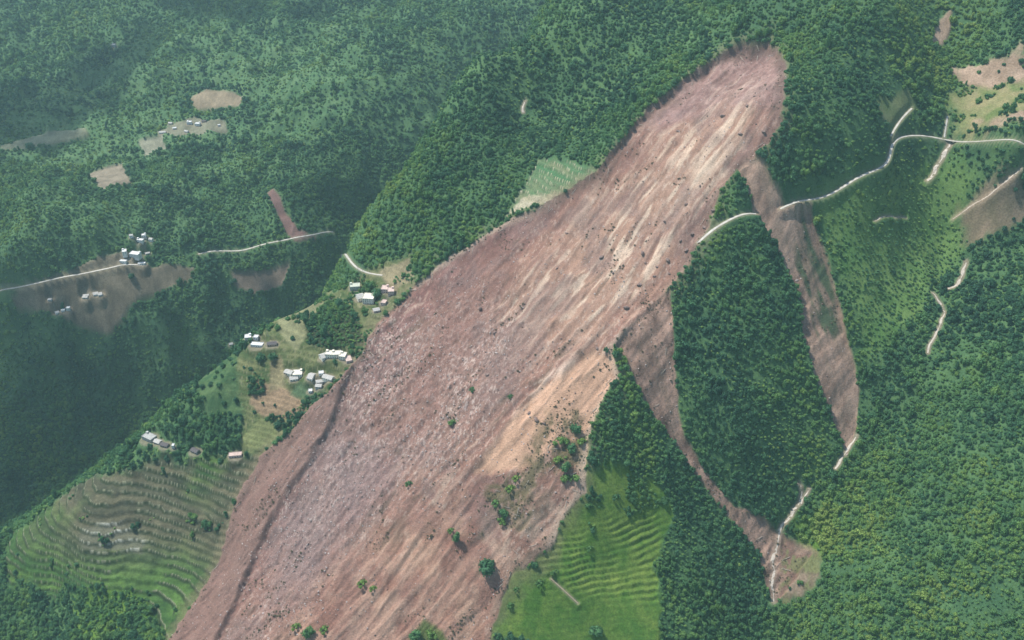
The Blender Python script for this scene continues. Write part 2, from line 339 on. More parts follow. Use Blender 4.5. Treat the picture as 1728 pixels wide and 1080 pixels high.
# ------------------------------------------------------------------ ground colours (soil, rock, crop, grass; shade painted in at upper scar rim and chute cracks)
C = np.zeros(GX.shape + (3,)); C[:] = (.030, .045, .020)
def mixc(m, c, var=None):
    global C
    c = np.array(c, float); 
    if c.ndim == 1: c = c[None, None]
    C = C * (1 - m[..., None]) + c * m[..., None]
nA = fbm(GX, GY, 120, 4, 81); nB = fbm(GX, GY, 22, 4, 82); nC = fbm(GX, GY, 5, 2, 83)
def ramp(t, c0, c1):
    t = np.clip(t, 0, 1)[..., None]; return np.array(c0) * (1 - t) + np.array(c1) * t
C = ramp(.5 + nB * .8 + .3 * nA, (.040, .095, .042), (.075, .145, .054))
mixc(lightg * .9, ramp(.5 + nB, (.055, .125, .05), (.095, .165, .07)))
for mm, c in farfield: mixc(mm, ramp(.5 + nB * .9 + .3 * nC, np.array(c) * .75, np.array(c) * 1.2))
mixc(grass_k * .85, ramp(.5 + nB + .3 * nA, (.065, .14, .035), (.12, .195, .055)))
mixc(grass_tr, ramp(.5 + nB + .4 * nA, (.11, .15, .05), (.22, .20, .10)))
mixc(grass_j, ramp(.5 + nB, (.09, .13, .05), (.15, .17, .08)))
mixc(bare_tr, ramp(.5 + nB, (.22, .16, .11), (.34, .25, .18)))
mixc(bare_l, ramp(.5 + nB, (.14, .12, .07), (.24, .18, .12)))
mixc(scar_far, (.17, .10, .085))
mixc(bright_bl, ramp(.5 + nB, (.05, .12, .018), (.11, .19, .03)))
mixc(bright_r, ramp(.5 + nB, (.07, .14, .02), (.13, .20, .04)))
# terraces: each strip its own crop tone, earth banks between
tone = hash2(flL, flL * 0, 7); brown = sstep(-345, -270, Hb + 25 * nA)
brown = brown * sstep(-.7, -.1, nA + .8 * (GX * .002 + .9)); cl = ramp(tone + .4 * nB, (.030, .078, .020), (.070, .130, .028)) * (1 - brown[..., None] * .8) + ramp(tone + .4 * nB, (.045, .042, .032), (.092, .073, .056)) * brown[..., None] * .8
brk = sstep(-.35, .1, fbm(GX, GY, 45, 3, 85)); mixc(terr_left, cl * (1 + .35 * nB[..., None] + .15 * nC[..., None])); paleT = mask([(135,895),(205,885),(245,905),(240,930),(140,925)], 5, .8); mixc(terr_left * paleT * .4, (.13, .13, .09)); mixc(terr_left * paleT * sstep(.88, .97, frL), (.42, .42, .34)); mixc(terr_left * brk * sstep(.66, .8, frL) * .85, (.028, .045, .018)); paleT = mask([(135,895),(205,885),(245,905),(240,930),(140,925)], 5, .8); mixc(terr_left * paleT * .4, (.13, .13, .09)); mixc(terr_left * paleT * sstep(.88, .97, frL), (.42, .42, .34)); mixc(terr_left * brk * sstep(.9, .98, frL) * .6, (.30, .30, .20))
tone = hash2(flR, flR * 0, 8); mixc(terr_right, ramp(.35 * tone * stepR + .3 + .55 * nB + .45 * nA + .25 * nC, (.055, .130, .020), (.15, .21, .042)))
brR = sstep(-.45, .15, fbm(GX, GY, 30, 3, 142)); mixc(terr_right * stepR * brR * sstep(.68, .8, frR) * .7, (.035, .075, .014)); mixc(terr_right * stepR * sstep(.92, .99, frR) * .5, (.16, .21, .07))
cell = fbm(GX, GY, 40, 2, 88); tone = hash2(flS, np.floor(cell * 3), 9)
mixc(shelf, ramp(tone * .7 + .5 * nB + .2 * nC, (.055, .085, .03), (.15, .155, .07)))
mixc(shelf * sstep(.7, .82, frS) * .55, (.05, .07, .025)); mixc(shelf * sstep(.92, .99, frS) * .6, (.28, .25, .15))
for pp, c in (([(432,640),(470,650),(520,680),(500,705),(440,700),(420,680)], (.22,.15,.095)), ([(500,520),(545,510),(520,560),(500,590),(470,560)], (.19,.19,.10)),
              ([(505,645),(545,655),(560,665),(530,680),(490,665)], (.07,.12,.06)), ([(455,610),(475,600),(480,650),(455,660)], (.21,.18,.10)), ([(640,455),(690,435),(700,470),(660,490)], (.24,.20,.12)),
              ([(440,705),(500,708),(470,740),(420,765),(405,740)], (.15,.17,.07))):
    mixc(mask(pp, 3, .4) * .85 * (1 - m_main), ramp(.5 + nB + .3 * nC, np.array(c) * .75, np.array(c) * 1.2))
mixc(dark_patch, (.035, .05, .022))
mixc(rim_f * .9, ramp(.5 + nB + .4 * nC, (.035, .08, .03), (.08, .13, .05)))
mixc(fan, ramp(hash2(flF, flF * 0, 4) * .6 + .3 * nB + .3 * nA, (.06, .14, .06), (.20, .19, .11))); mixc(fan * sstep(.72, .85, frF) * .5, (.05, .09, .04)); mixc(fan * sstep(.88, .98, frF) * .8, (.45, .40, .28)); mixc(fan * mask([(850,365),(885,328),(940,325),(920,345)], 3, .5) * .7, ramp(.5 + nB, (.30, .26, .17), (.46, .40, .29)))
# debris
pink = np.array((.235, .132, .098)); tan = np.array((.36, .235, .165)); red = np.array((.17, .088, .075)); grey = np.array((.24, .163, .138)); orange = np.array((.47, .295, .195))
sl = ramp(.5 + .55 * nA + .5 * nB, pink * .82, pink * 1.12)
def addt(m, c): 
    global sl
    sl = sl * (1 - m[..., None]) + np.array(c) * m[..., None]
m_tan = mask([(1220,300),(1290,120),(1250,100),(1130,230),(1000,330),(900,420),(830,520),(900,600),(1010,560),(1150,430)], 40, 3, 120)
addt(m_tan * .6, tan); addt(m_tan * sstep(.12, .42, st1 + .5 * st2) * .6 * patch, (.55, .44, .33))
addt(sstep(.12, .5, st2 + .4 * st1) * .4 * (1 - .7 * patch) * (1 - m_rock * .5), (.42, .31, .24))
addt(sstep(.1, .5, -st1 + .3 * st3) * .4 * patch, red)
m_red = mask([(690,480),(760,425),(850,370),(900,355),(860,410),(790,470),(710,560),(660,650),(600,750),(545,800),(450,960),(350,1090),(290,1090),(400,850),(470,770),(560,670),(620,570)], 24, 2.5, 110)
addt(m_red * .9, ramp(.5 + nB + .4 * nC, red * .7, red * 1.25)); addt(m_rock * .5, grey * (1 + .22 * nC[..., None]))
rub3 = hash2(np.floor(GX / 2.2 + rub), np.floor(GY / 2.6 + rub2), 5)
addt(m_rock * sstep(.72, .9, rub3 + .25 * rub) * .75, (.44, .36, .32)); addt(m_rock * sstep(.78, .95, 1 - rub3 - .3 * rub) * .6, (.12, .09, .08))
addt(sstep(.35, .7, -fbm(GX, GY, 26, 4, 63, .6) - .15 * st2) * .6, (.14, .09, .07)); addt(sstep(.86, .97, rub3 + .3 * rub) * .5 * (1 - smooth_or), (.46, .36, .29))
dk = fbm(SL / 3.2, STw, 16, 4, 64, .6); addt(sstep(.38, .6, dk + .25 * nA) * .65, (.11, .08, .055)); addt(sstep(.35, .6, -dk + .3 * nA) * .45 * (1 - m_rock * .6), (.46, .35, .26))
addt(m_main * sstep(.15, .5, fbm(SL / 2, ST, 70, 3, 122)) * .4, red * 1.15); addt(m_tan * sstep(.2, .45, fbm(SL / 7, STw, 8, 3, 123) + .35 * nB) * .75, (.55, .43, .32))
wst = mask([(860,690),(930,625),(1020,580),(1030,600),(950,650),(880,720)], 6, .6); addt(wst * sstep(-.05, .3, st2 + .5 * st3) * .8, (.60, .46, .36)); Hf += m_main * wst * 2.5 * st2
m_low = mask([(560,960),(760,860),(850,950),(820,1080),(560,1100),(470,1080)], 40, 3, 100)
nD = fbm(GX, GY, 130, 4, 170, .6); nE = fbm(GX, GY, 75, 4, 171, .6)
addt(sstep(.08, .45, nD) * .55 * (1 - smooth_or), ramp(.5 + nB, (.15, .08, .062), (.22, .125, .10))); addt(sstep(.1, .45, nE) * .5 * m_low, (.42, .27, .175)); addt(sstep(.1, .4, -nE) * .5 * (1 - smooth_or), (.175, .12, .105))
head = mask([(1300,60),(1335,90),(1330,200),(1270,160),(1180,180),(1090,200),(1190,95)], 25, 2); addt(head * .55, ramp(.5 + nB + .5 * nC, (.14, .09, .085), (.28, .19, .175)))
m_viol = mask([(560,740),(720,760),(620,850),(520,1000),(430,1040),(470,880)], 35, 3, 110); addt(m_viol * .5, (.22, .165, .155))
addt(smooth_or * .92, ramp(.5 + nB * .7 + .5 * st2, orange * .82, orange * 1.12))
m_pale = mask([(800,900),(880,800),(980,820),(945,900),(850,965),(800,960)], 20, 2); addt(m_pale * .5 * sstep(-.3, .4, nB), (.42, .31, .23))
addt(m_low * .65, ramp(.5 + nB + .5 * st2, (.24, .125, .09), (.40, .26, .185)))
m_olive = mask([(940,690),(1000,690),(985,780),(930,800),(880,870),(800,880),(820,820),(900,760)], 12, 2.5); addt(m_olive * sstep(-.35, .25, nB + nC * .6) * .85, (.10, .09, .045))
rim = sstep(14, 2, d_main + 5 * nC) * m_main; rgt = sstep(0, 60, (GX - float(H1(800, 700)[0])) + .5 * (GY - float(H1(800, 700)[1]))); addt(rim * .45 * (1 - rgt), (.17, .12, .085)); addt(rim * rgt * (1 - upper) * .7, (.44, .34, .25)); addt(sstep(22, 4, d_main + 8 * nB) * m_main * upper * .6, (.11, .075, .06))  # last band paints the shade of scarp and edge trees along the upper rim
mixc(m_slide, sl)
dust = sstep(-26, -2, d_main + edge_n * 1.6) * (1 - m_slide); mixc(dust * .45, (.17, .14, .085))
t2 = H1(1440, 750) - H1(1300, 320); t2 = t2[:2] / np.linalg.norm(t2[:2]); s2 = fbm((GX * t2[0] + GY * t2[1]) / 7, -GX * t2[1] + GY * t2[0] + .4 * warp, 8, 3, 68)  # downslope streaks; the dark ones paint crack shading on tongue and chute
mixc(m_tong, ramp(.5 + nB + .4 * nC + .5 * s2, (.13, .085, .065), (.31, .205, .155))); mixc(m_tong * sstep(.2, .45, s2) * .4, (.10, .08, .055)); toe = mask([(1325,890),(1380,930),(1375,990),(1320,1020),(1318,950)], 5, 1.2); mixc(toe * .6, (.17, .10, .075)); mixc(toe * sstep(0.0, .3, nB + nC * .6) * .75, (.13, .15, .06)); mixc(toe * sstep(0, .4, -nB) * .5, (.30, .22, .16)) 
t_dark = mask([(1335,340),(1400,340),(1405,430),(1430,560),(1390,560),(1370,560),(1350,440)], 12, 2); mixc(m_sec, ramp(.5 + nB + .4 * nC + .3 * s2, (.20, .135, .10), (.34, .235, .175)))
mixc(m_sec * sstep(-.4, .3, nB * .5 + s2 * 1.4 - .35 + .6 * t_dark) * (.25 + .55 * t_dark), (.10, .09, .06)); mixc(m_sec * t_dark * sstep(-.05, .25, s2 + .4 * nB), (.06, .085, .045))
mixc(m_main * m_berm * .75, (.20, .125, .10)); mixc(island * .9, (.07, .11, .03))
mixc(sstep(3, 0, housed) * .75, (.19, .165, .12)); mixc(sstep(3.5, .5, roadd) * .7, (.20, .18, .12)); mixc(sstep(4, 0, streamd) * .7, (.26, .20, .15))
C *= (1 + .10 * nC[..., None]); C = np.clip(C, .008, .8)

# ------------------------------------------------------------------ object helpers
COL = scene.collection
def tag(o, label=None, cat=None, group=None, kind=None):
    for k, v in (('label', label), ('category', cat), ('group', group), ('kind', kind)):
        if v: o[k] = v
    return o
def empty(name, loc, rz=0, label=None, cat=None, group=None):
    o = bpy.data.objects.new(name, None); COL.objects.link(o); o.location = loc; o.rotation_euler = (0, 0, rz); return tag(o, label, cat, group)
def mesh_obj(name, V, F, mat, parent=None, link=True, smooth=False):
    me = bpy.data.meshes.new(name); me.from_pydata([tuple(v) for v in V], [], [tuple(f) for f in F]); me.materials.append(mat)
    if smooth: me.polygons.foreach_set('use_smooth', [True] * len(me.polygons))
    o = bpy.data.objects.new(name, me)
    if link: COL.objects.link(o)
    if parent: o.parent = parent
    return o
def new_mat(name):
    m = bpy.data.materials.new(name); m.use_nodes = True; b = m.node_tree.nodes['Principled BSDF']; b.inputs['Roughness'].default_value = .9
    b.inputs['Specular IOR Level'].default_value = .15; return m, m.node_tree.nodes, m.node_tree.links, b
def simple_mat(name, c, rough=.85, var=.25, scale=.6, c2=None):
    m, N, L, b = new_mat(name); b.inputs['Roughness'].default_value = rough
    tc = N.new('ShaderNodeTexCoord'); no = N.new('ShaderNodeTexNoise'); no.inputs['Scale'].default_value = scale; no.inputs['Detail'].default_value = 6
    L.new(tc.outputs['Object'], no.inputs['Vector']); r = N.new('ShaderNodeValToRGB'); c = np.array(c); d = np.array(c2) if c2 is not None else c * (1 - var)
    r.color_ramp.elements[0].color = (*d, 1); r.color_ramp.elements[0].position = .35; r.color_ramp.elements[1].color = (*c, 1); r.color_ramp.elements[1].position = .65
    L.new(no.outputs['Fac'], r.inputs[0]); L.new(r.outputs[0], b.inputs['Base Color']); return m
def ground_mat(name, bump=.5, s1=.35, amp=.35):
    m, N, L, b = new_mat(name); b.inputs['Roughness'].default_value = .95
    at = N.new('ShaderNodeAttribute'); at.attribute_name = 'soil'
    geo = N.new('ShaderNodeNewGeometry'); no = N.new('ShaderNodeTexNoise'); no.inputs['Scale'].default_value = s1; no.inputs['Detail'].default_value = 5; no.inputs['Roughness'].default_value = .65
    L.new(geo.outputs['Position'], no.inputs['Vector']); mr = N.new('ShaderNodeMapRange'); mr.inputs[1].default_value = .3; mr.inputs[2].default_value = .7
    mr.inputs[3].default_value = 1 - amp; mr.inputs[4].default_value = 1 + amp; L.new(no.outputs['Fac'], mr.inputs[0])
    mu = N.new('ShaderNodeVectorMath'); mu.operation = 'SCALE'; L.new(at.outputs['Color'], mu.inputs[0]); L.new(mr.outputs[0], mu.inputs['Scale']); L.new(mu.outputs[0], b.inputs['Base Color'])
    bp = N.new('ShaderNodeBump'); bp.inputs['Strength'].default_value = bump; bp.inputs['Distance'].default_value = 1.5; L.new(no.outputs['Fac'], bp.inputs['Height']); L.new(bp.outputs[0], b.inputs['Normal'])
    return m
G_SOIL = ground_mat('hillside_soil', .4); G_DEB = ground_mat('debris_soil', .9, .45, .3)

def grid_object(name, sel, mat, kind='structure'):
    """the faces of the terrain sheet chosen by sel (NY-1, NX-1)"""
    r, c = np.nonzero(sel); a = r * NX + c; F = np.stack([a, a + 1, a + NX + 1, a + NX], 1)
    used = np.unique(F); rem = np.full(NY * NX, -1, np.int64); rem[used] = np.arange(len(used)); F = rem[F]
    co = np.stack([GX.ravel()[used], GY.ravel()[used], Hf.ravel()[used]], 1).astype(np.float32)
    me = bpy.data.meshes.new(name); me.vertices.add(len(used)); me.vertices.foreach_set('co', co.ravel())
    me.loops.add(F.size); me.loops.foreach_set('vertex_index', F.ravel().astype(np.int32))
    me.polygons.add(len(F)); me.polygons.foreach_set('loop_start', np.arange(0, F.size, 4, dtype=np.int32)); me.polygons.foreach_set('loop_total', np.full(len(F), 4, np.int32))
    me.polygons.foreach_set('use_smooth', np.ones(len(F), bool)); me.update(calc_edges=True)
    at = me.color_attributes.new('soil', 'FLOAT_COLOR', 'POINT')
    cc = np.concatenate([C.reshape(-1, 3)[used], np.ones((len(used), 1))], 1).astype(np.float32); at.data.foreach_set('color', cc.ravel())
    me.materials.append(mat); o = bpy.data.objects.new(name, me); COL.objects.link(o); return tag(o, kind=kind)
def fm(m): return (m[:-1, :-1] + m[1:, :-1] + m[:-1, 1:] + m[1:, 1:]) / 4 > .5
s_main = fm(m_main); s_t = fm(m_tong) & ~s_main; s_s = fm(m_sec) & ~s_main & ~s_t; rest = ~(s_main | s_t | s_s)
s_tl = fm(terr_left) & rest; s_tr = fm(terr_right) & rest; rest &= ~(s_tl | s_tr)
grid_object('hillside', rest, G_SOIL)
tag(grid_object('landslide', s_main, G_DEB), 'huge pinkish brown landslide scar running diagonally down the mountain')
grid_object('landslide_side_tongue', s_t, G_DEB)
grid_object('landslide_side_chute', s_s, G_DEB)
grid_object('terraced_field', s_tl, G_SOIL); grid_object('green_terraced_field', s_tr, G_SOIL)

# ------------------------------------------------------------------ roads and streams
M_CONC = simple_mat('pale_concrete', (.50, .48, .42), .8, .3, .15); M_EARTH = simple_mat('earth_track', (.42, .34, .24), .95, .3, .2)
M_STREAM = simple_mat('silty_stream', (.52, .46, .38), .45, .35, .25)
def ribbon(name, L, w, mat, lift, wn_=0.12, thick=.8):
    V = []; F = []; n_ = len(L); rng = np.random.RandomState(len(L)); ww = w * (1 + wn_ * (vnoise(np.arange(n_) * .45, np.zeros(n_), 77) - .5) * 2)
    for i in range(n_):
        a = L[max(i - 1, 0)]; b = L[min(i + 1, n_ - 1)]; t = (b - a)[:2]; t /= np.linalg.norm(t) + 1e-9; nn = np.array([-t[1], t[0]]); h = ww[i] / 2
        z = L[i][2] + lift; l = L[i][:2] + nn * h; r = L[i][:2] - nn * h
        V += [(l[0], l[1], z - thick), (l[0], l[1], z), (r[0], r[1], z), (r[0], r[1], z - thick)]
    for i in range(n_ - 1):
        k = i * 4
        for j in range(3): F.append((k + j, k + j + 1, k + j + 5, k + j + 4))
    return mesh_obj(name, V, F, mat)
for (pts, w, nm, mt), L in zip(ROADS, rlines):
    tag(ribbon(nm, L, w * .74, M_CONC if mt == 'concrete' else M_EARTH, .5), kind='structure')
for (pts, w, wob), L in zip(STREAMS, slines):
    L = L.copy(); L[:, 2] = samp(Hf, L[:, 0], L[:, 1]); tag(ribbon('stream', L, w * .62, M_STREAM, .12, .9), kind='structure')

# ------------------------------------------------------------------ houses
WT = dict(white=(.74, .75, .72), cream=(.78, .74, .62), grey=(.42, .43, .40), pink=(.60, .47, .41), clay=(.48, .37, .28), dark=(.24, .24, .22))
WT['pale green'] = (.52, .56, .46)
M_WALL = {k: simple_mat(k.replace(' ', '_') + '_render', v, .85, .18, .35) for k, v in WT.items()}
M_SLAB = {k: simple_mat(k.replace(' ', '_') + '_roof_slab', np.array(v) * (.95 if k != 'dark' else .8), .8, .3, .3) for k, v in WT.items()}
M_TILE = simple_mat('dark_roof_tiles', (.13, .12, .12), .8, .4, 1.2); M_PALET = simple_mat('weathered_pale_roof_tiles', (.5, .49, .45), .8, .35, .8)
M_WIN = simple_mat('window_glass', (.03, .04, .05), .2, .3, .5); M_DOOR = simple_mat('door_wood', (.12, .07, .04), .6, .3, 2)
def box(V, F, x0, x1, y0, y1, z0, z1):
    k = len(V); V += [(x, y, z) for z in (z0, z1) for y in (y0, y1) for x in (x0, x1)]
    F += [(k, k + 2, k + 3, k + 1), (k + 4, k + 5, k + 7, k + 6), (k, k + 1, k + 5, k + 4), (k + 2, k + 6, k + 7, k + 3), (k, k + 4, k + 6, k + 2), (k + 1, k + 3, k + 7, k + 5)]
def build_house(h, p, i):
    px, py, w, d, st, yaw, roof, tonec, label = h; w, d = (w * 1.22, d * 1.15) if tonec in ('cream', 'pink', 'pale green') else (w, d); rs = random.Random(i)
    z = float(samp(Hf, p[0], p[1])); root = empty('house', (p[0], p[1], z), math.radians(yaw), label, 'house', 'farmhouses of the mountain villages')
    H = 3.3 * st + .4; V, F = [], []; hw, hd_ = w / 2, d / 2
    box(V, F, -hw, hw, -hd_, hd_, -5, H)
    if roof == 'gable':
        k = len(V); rz = H + d * .24; V += [(-hw, -hd_, H), (-hw, hd_, H), (-hw, 0, rz), (hw, -hd_, H), (hw, hd_, H), (hw, 0, rz)]; F += [(k, k + 2, k + 1), (k + 3, k + 4, k + 5)]
    mesh_obj('wall', V, F, M_WALL[tonec], root)
    V, F = [], []
    if roof == 'gable':
        o = .6; e = H - o * .48 + .05; rz = H + d * .24 + .05; t = .25
        for s in (-1, 1):
            k = len(V); V += [(-hw - o, s * (hd_ + o), e), (hw + o, s * (hd_ + o), e), (hw + o, 0, rz), (-hw - o, 0, rz), (-hw - o, s * (hd_ + o), e + t), (hw + o, s * (hd_ + o), e + t), (hw + o, 0, rz + t), (-hw - o, 0, rz + t)]
            F += [(k, k + 1, k + 2, k + 3), (k + 4, k + 5, k + 6, k + 7), (k, k + 1, k + 5, k + 4), (k + 1, k + 2, k + 6, k + 5), (k + 3, k, k + 4, k + 7)]
        mesh_obj('roof', V, F, M_TILE if tonec in ('dark', 'clay') or rs.random() < .15 else M_PALET, root)
    else:
        box(V, F, -hw - .35, hw + .35, -hd_ - .35, hd_ + .35, H, H + .3)
        rf = mesh_obj('roof', V, F, M_SLAB[tonec], root)
        V, F = [], []; b = .22
        box(V, F, -hw - .3, hw + .3, -hd_ - .3, -hd_ - .3 + b, H + .3, H + 1.1); box(V, F, -hw - .3, hw + .3, hd_ + .3 - b, hd_ + .3, H + .3, H + 1.1)
        box(V, F, -hw - .3, -hw - .3 + b, -hd_ - .3 + b, hd_ + .3 - b, H + .3, H + 1.1); box(V, F, hw + .3 - b, hw + .3, -hd_ - .3 + b, hd_ + .3 - b, H + .3, H + 1.1)
        mesh_obj('parapet', V, F, M_SLAB[tonec], rf)
        if st > 1 and w > 9:
            V, F = [], []; sx = rs.choice((-1, 1)) * (hw - 2.2); box(V, F, sx - 1.6, sx + 1.6, hd_ - 4, hd_ - .6, H + .3, H + 2.8); box(V, F, sx - 1.9, sx + 1.9, hd_ - 4.3, hd_ - .45, H + 2.8, H + 3.0)
            mesh_obj('stair_tower', V, F, M_WALL[tonec], root)
    nwin = max(2, int(w / 3.6)); xs = [-hw + w * (k + .5) / nwin for k in range(nwin)]; di = nwin // 2
    for s in range(st):
        zb = s * 3.3 + 1.0
        for k, x in enumerate(xs):
            if s == 0 and k == di:
                V, F = [], []; box(V, F, x - .6, x + .6, -hd_ - .08, -hd_ + .05, 0, 2.2); mesh_obj('door', V, F, M_DOOR, root); continue
            V, F = [], []; box(V, F, x - .7, x + .7, -hd_ - .06, -hd_ + .05, zb, zb + 1.5); mesh_obj('window', V, F, M_WIN, root)
        for sd_ in (-1, 1):
            V, F = [], []; box(V, F, sd_ * hw - .06, sd_ * hw + .06, -.7, .7, zb, zb + 1.5); mesh_obj('window', V, F, M_WIN, root)
for i, (h, p) in enumerate(zip(HOUSES, hpos)): build_house(h, p, i)

# ------------------------------------------------------------------ foliage
def foliage_mat():
    m, N, L, b = new_mat('foliage'); at = N.new('ShaderNodeAttribute'); at.attribute_type = 'INSTANCER'; at.attribute_name = 'tint'
    r = N.new('ShaderNodeValToRGB'); cr = r.color_ramp; cr.elements[0].position = 0; cr.elements[0].color = (.030, .085, .048, 1); cr.elements[1].position = 1; cr.elements[1].color = (.19, .26, .07, 1)
    for p_, c in ((.3, (.050, .128, .060, 1)), (.55, (.080, .172, .058, 1)), (.75, (.130, .220, .058, 1))): e = cr.elements.new(p_); e.color = c
    L.new(at.outputs['Fac'], r.inputs[0])
    geo = N.new('ShaderNodeTexCoord'); no = N.new('ShaderNodeTexNoise'); no.inputs['Scale'].default_value = 2.2; no.inputs['Detail'].default_value = 3; L.new(geo.outputs['Object'], no.inputs['Vector'])
    mr = N.new('ShaderNodeMapRange'); mr.inputs[1].default_value = .3; mr.inputs[2].default_value = .7; mr.inputs[3].default_value = 1.05; mr.inputs[4].default_value = 1.75; L.new(no.outputs['Fac'], mr.inputs[0])
    mu = N.new('ShaderNodeVectorMath'); mu.operation = 'SCALE'; L.new(r.outputs[0], mu.inputs[0]); L.new(mr.outputs[0], mu.inputs['Scale']); L.new(mu.outputs[0], b.inputs['Base Color']); b.inputs['Roughness'].default_value = .7
    tr = N.new('ShaderNodeBsdfTranslucent'); L.new(mu.outputs[0], tr.inputs[0]); mx = N.new('ShaderNodeMixShader'); mx.inputs[0].default_value = .32
    L.new(b.outputs[0], mx.inputs[1]); L.new(tr.outputs[0], mx.inputs[2]); L.new(mx.outputs[0], N['Material Output'].inputs['Surface'])
    return m
M_FOL = foliage_mat(); M_BARK = simple_mat('bark', (.10, .075, .05), .95, .4, 3)
def crown_mesh(seed, nlobe=9, nleaf=330, flat=1.0, shape='round'):
    """unit crown: radius about 1, foot of the trunk at z=0, leaf clumps spread over uneven lobes"""
    rs = np.random.RandomState(seed); V = []; F = []; lobes = []
    for k in range(nlobe):
        a = rs.rand() * 6.28; rr = rs.rand() ** .6 * .62; 
        rad_j = 1
        if shape == 'tall': c = np.array([math.cos(a) * rr * .55, math.sin(a) * rr * .55, .7 + 1.9 * k / nlobe]); rad = .55 * (1.15 - .65 * k / nlobe) + rs.rand() * .1
        elif shape == 'wide': c = np.array([math.cos(a) * rr * 2.4, math.sin(a) * rr * 1.3, .45 + rs.rand() * .55 * (1 - rr)]); rad = .2 + rs.rand() * .3
        else: c = np.array([math.cos(a) * rr, math.sin(a) * rr, 1.0 + (rs.rand() - .35) * .7 * flat]); rad = .34 + rs.rand() * .26
        lobes.append((c, rad))
    ph = np.array([[0, 0, 1], [.894, 0, .447], [.276, .851, .447], [-.724, .526, .447], [-.724, -.526, .447], [.276, -.851, .447], [.724, .526, -.447], [-.276, .851, -.447], [-.894, 0, -.447], [-.276, -.851, -.447], [.724, -.526, -.447], [0, 0, -1]])
    pf = [(0,1,2),(0,2,3),(0,3,4),(0,4,5),(0,5,1),(1,6,2),(2,7,3),(3,8,4),(4,9,5),(5,10,1),(2,6,7),(3,7,8),(4,8,9),(5,9,10),(1,10,6),(6,11,7),(7,11,8),(8,11,9),(9,11,10),(10,11,6)]
    for c, rad in lobes:
        k = len(V); V += [tuple(c + p_ * rad * (.66 + .2 * rs.rand())) for p_ in ph]; F += [tuple(k + j for j in f) for f in pf]
    for _ in range(nleaf):
        c, rad = lobes[rs.randint(nlobe)]; d = rs.normal(size=3); d[2] = d[2] * .9 + .25; d /= np.linalg.norm(d); p_ = c + d * rad * (.82 + .34 * rs.rand())
        nrm = d + rs.normal(size=3) * .55; nrm /= np.linalg.norm(nrm); t = np.cross(nrm, rs.normal(size=3)); t /= np.linalg.norm(t) + 1e-9; b_ = np.cross(nrm, t); s = .085 + .09 * rs.rand()
        k = len(V); V += [tuple(p_ + t * s), tuple(p_ + b_ * s * .8), tuple(p_ - t * s * .9), tuple(p_ - b_ * s)]; F.append((k, k + 1, k + 2, k + 3))
    me = bpy.data.meshes.new('crown'); me.from_pydata(V, [], F); me.materials.append(M_FOL); return me
def trunk_mesh(seed):
    rs = random.Random(seed); V = []; F = []
    def tube(a, b, r0, r1, sides=6):
        a = Vector(a); b = Vector(b); d = (b - a).normalized(); u = d.orthogonal().normalized(); v = d.cross(u); k = len(V)
        for c, r in ((a, r0), (b, r1)):
            for j in range(sides): an = j * 6.283 / sides; V.append(tuple(c + (u * math.cos(an) + v * math.sin(an)) * r))
        for j in range(sides): F.append((k + j, k + (j + 1) % sides, k + sides + (j + 1) % sides, k + sides + j))
    tube((0, 0, -.25), (.03, .02, .55), .09, .06); 
    for k in range(4): a = k * 1.6 + rs.random(); tube((.03, .02, .5), (.4 * math.cos(a), .4 * math.sin(a), 1.0 + .2 * rs.random()), .045, .02, 5)
    me = bpy.data.meshes.new('trunk'); me.from_pydata(V, [], F); me.materials.append(M_BARK); return me
CROWNS = [crown_mesh(s, 9 + s % 4, 330) for s in range(5)] + [crown_mesh(9, 8, 320, shape='tall'), crown_mesh(11, 12, 380, .6)]
CROWNS += [crown_mesh(41, 14, 420, .35, 'wide'), crown_mesh(42, 16, 460, .35, 'wide')]; TRUNK = trunk_mesh(1)
lib = bpy.data.collections.new('crown_library')           # sources for the woods, not in the scene itself
for k, me in enumerate(CROWNS[:7]): lib.objects.link(bpy.data.objects.new('crown_source_%d' % k, me))

def far_t(x, y): return sstep(1900, 2500, y - .55 * x)
# candidate trees on a jittered lattice
rng = np.random.RandomState(4)
def lattice(step, x0, x1, y0, y1):
    gx, gy = np.meshgrid(np.arange(x0, x1, step), np.arange(y0, y1, step)); gx = gx.ravel() + (rng.rand(gx.size) - .5) * step * .95; gy = gy.ravel() + (rng.rand(gy.size) - .5) * step * .95; return gx, gy
open_ = np.clip(m_slide + .0, 0, 1); 
for mm in (terr_left * sstep(.75, .35, fbm(GX, GY, 18, 3, 121) + .2 * (1 - terr_left)) * .96, terr_right * np.clip(.97 - .95 * sstep(.1, .28, fbm(GX, GY, 26, 3, 131)) * (1 - stepR) * sstep(-235, -200, Hb), 0, 1), fan, dark_patch * 0, shelf * np.clip(.92 - .9 * sstep(.12, .3, fbm(GX, GY, 34, 3, 130)), 0, 1), bare_tr * .9, bare_l * .8, grass_j * .9, grass_tr * np.clip(.9 - .8 * sstep(.12, .3, fbm(GX, GY, 30, 3, 150)), 0, 1), island * .8, scar_far * .95, rim_f * .62, terr_left * (m_main < .1) * .0): open_ = np.maximum(open_, mm)
for mm, c in farfield: open_ = np.maximum(open_, mm)
open_ = np.where(dark_patch > .5, .1, open_)
open_ = np.maximum(open_, sstep(5, 2, housed)); open_ = np.maximum(open_, (roadd < 5) * 1.0); open_ = np.maximum(open_, (streamd < 4) * 1.0)
open_ = np.maximum(open_, .8 * mask([(1325,880),(1385,925),(1380,995),(1320,1020)], 5, 1.2))
thin = np.maximum(grass_k * .92, np.maximum(lightg * .75, bright_bl * .25))
tx, ty = [], []
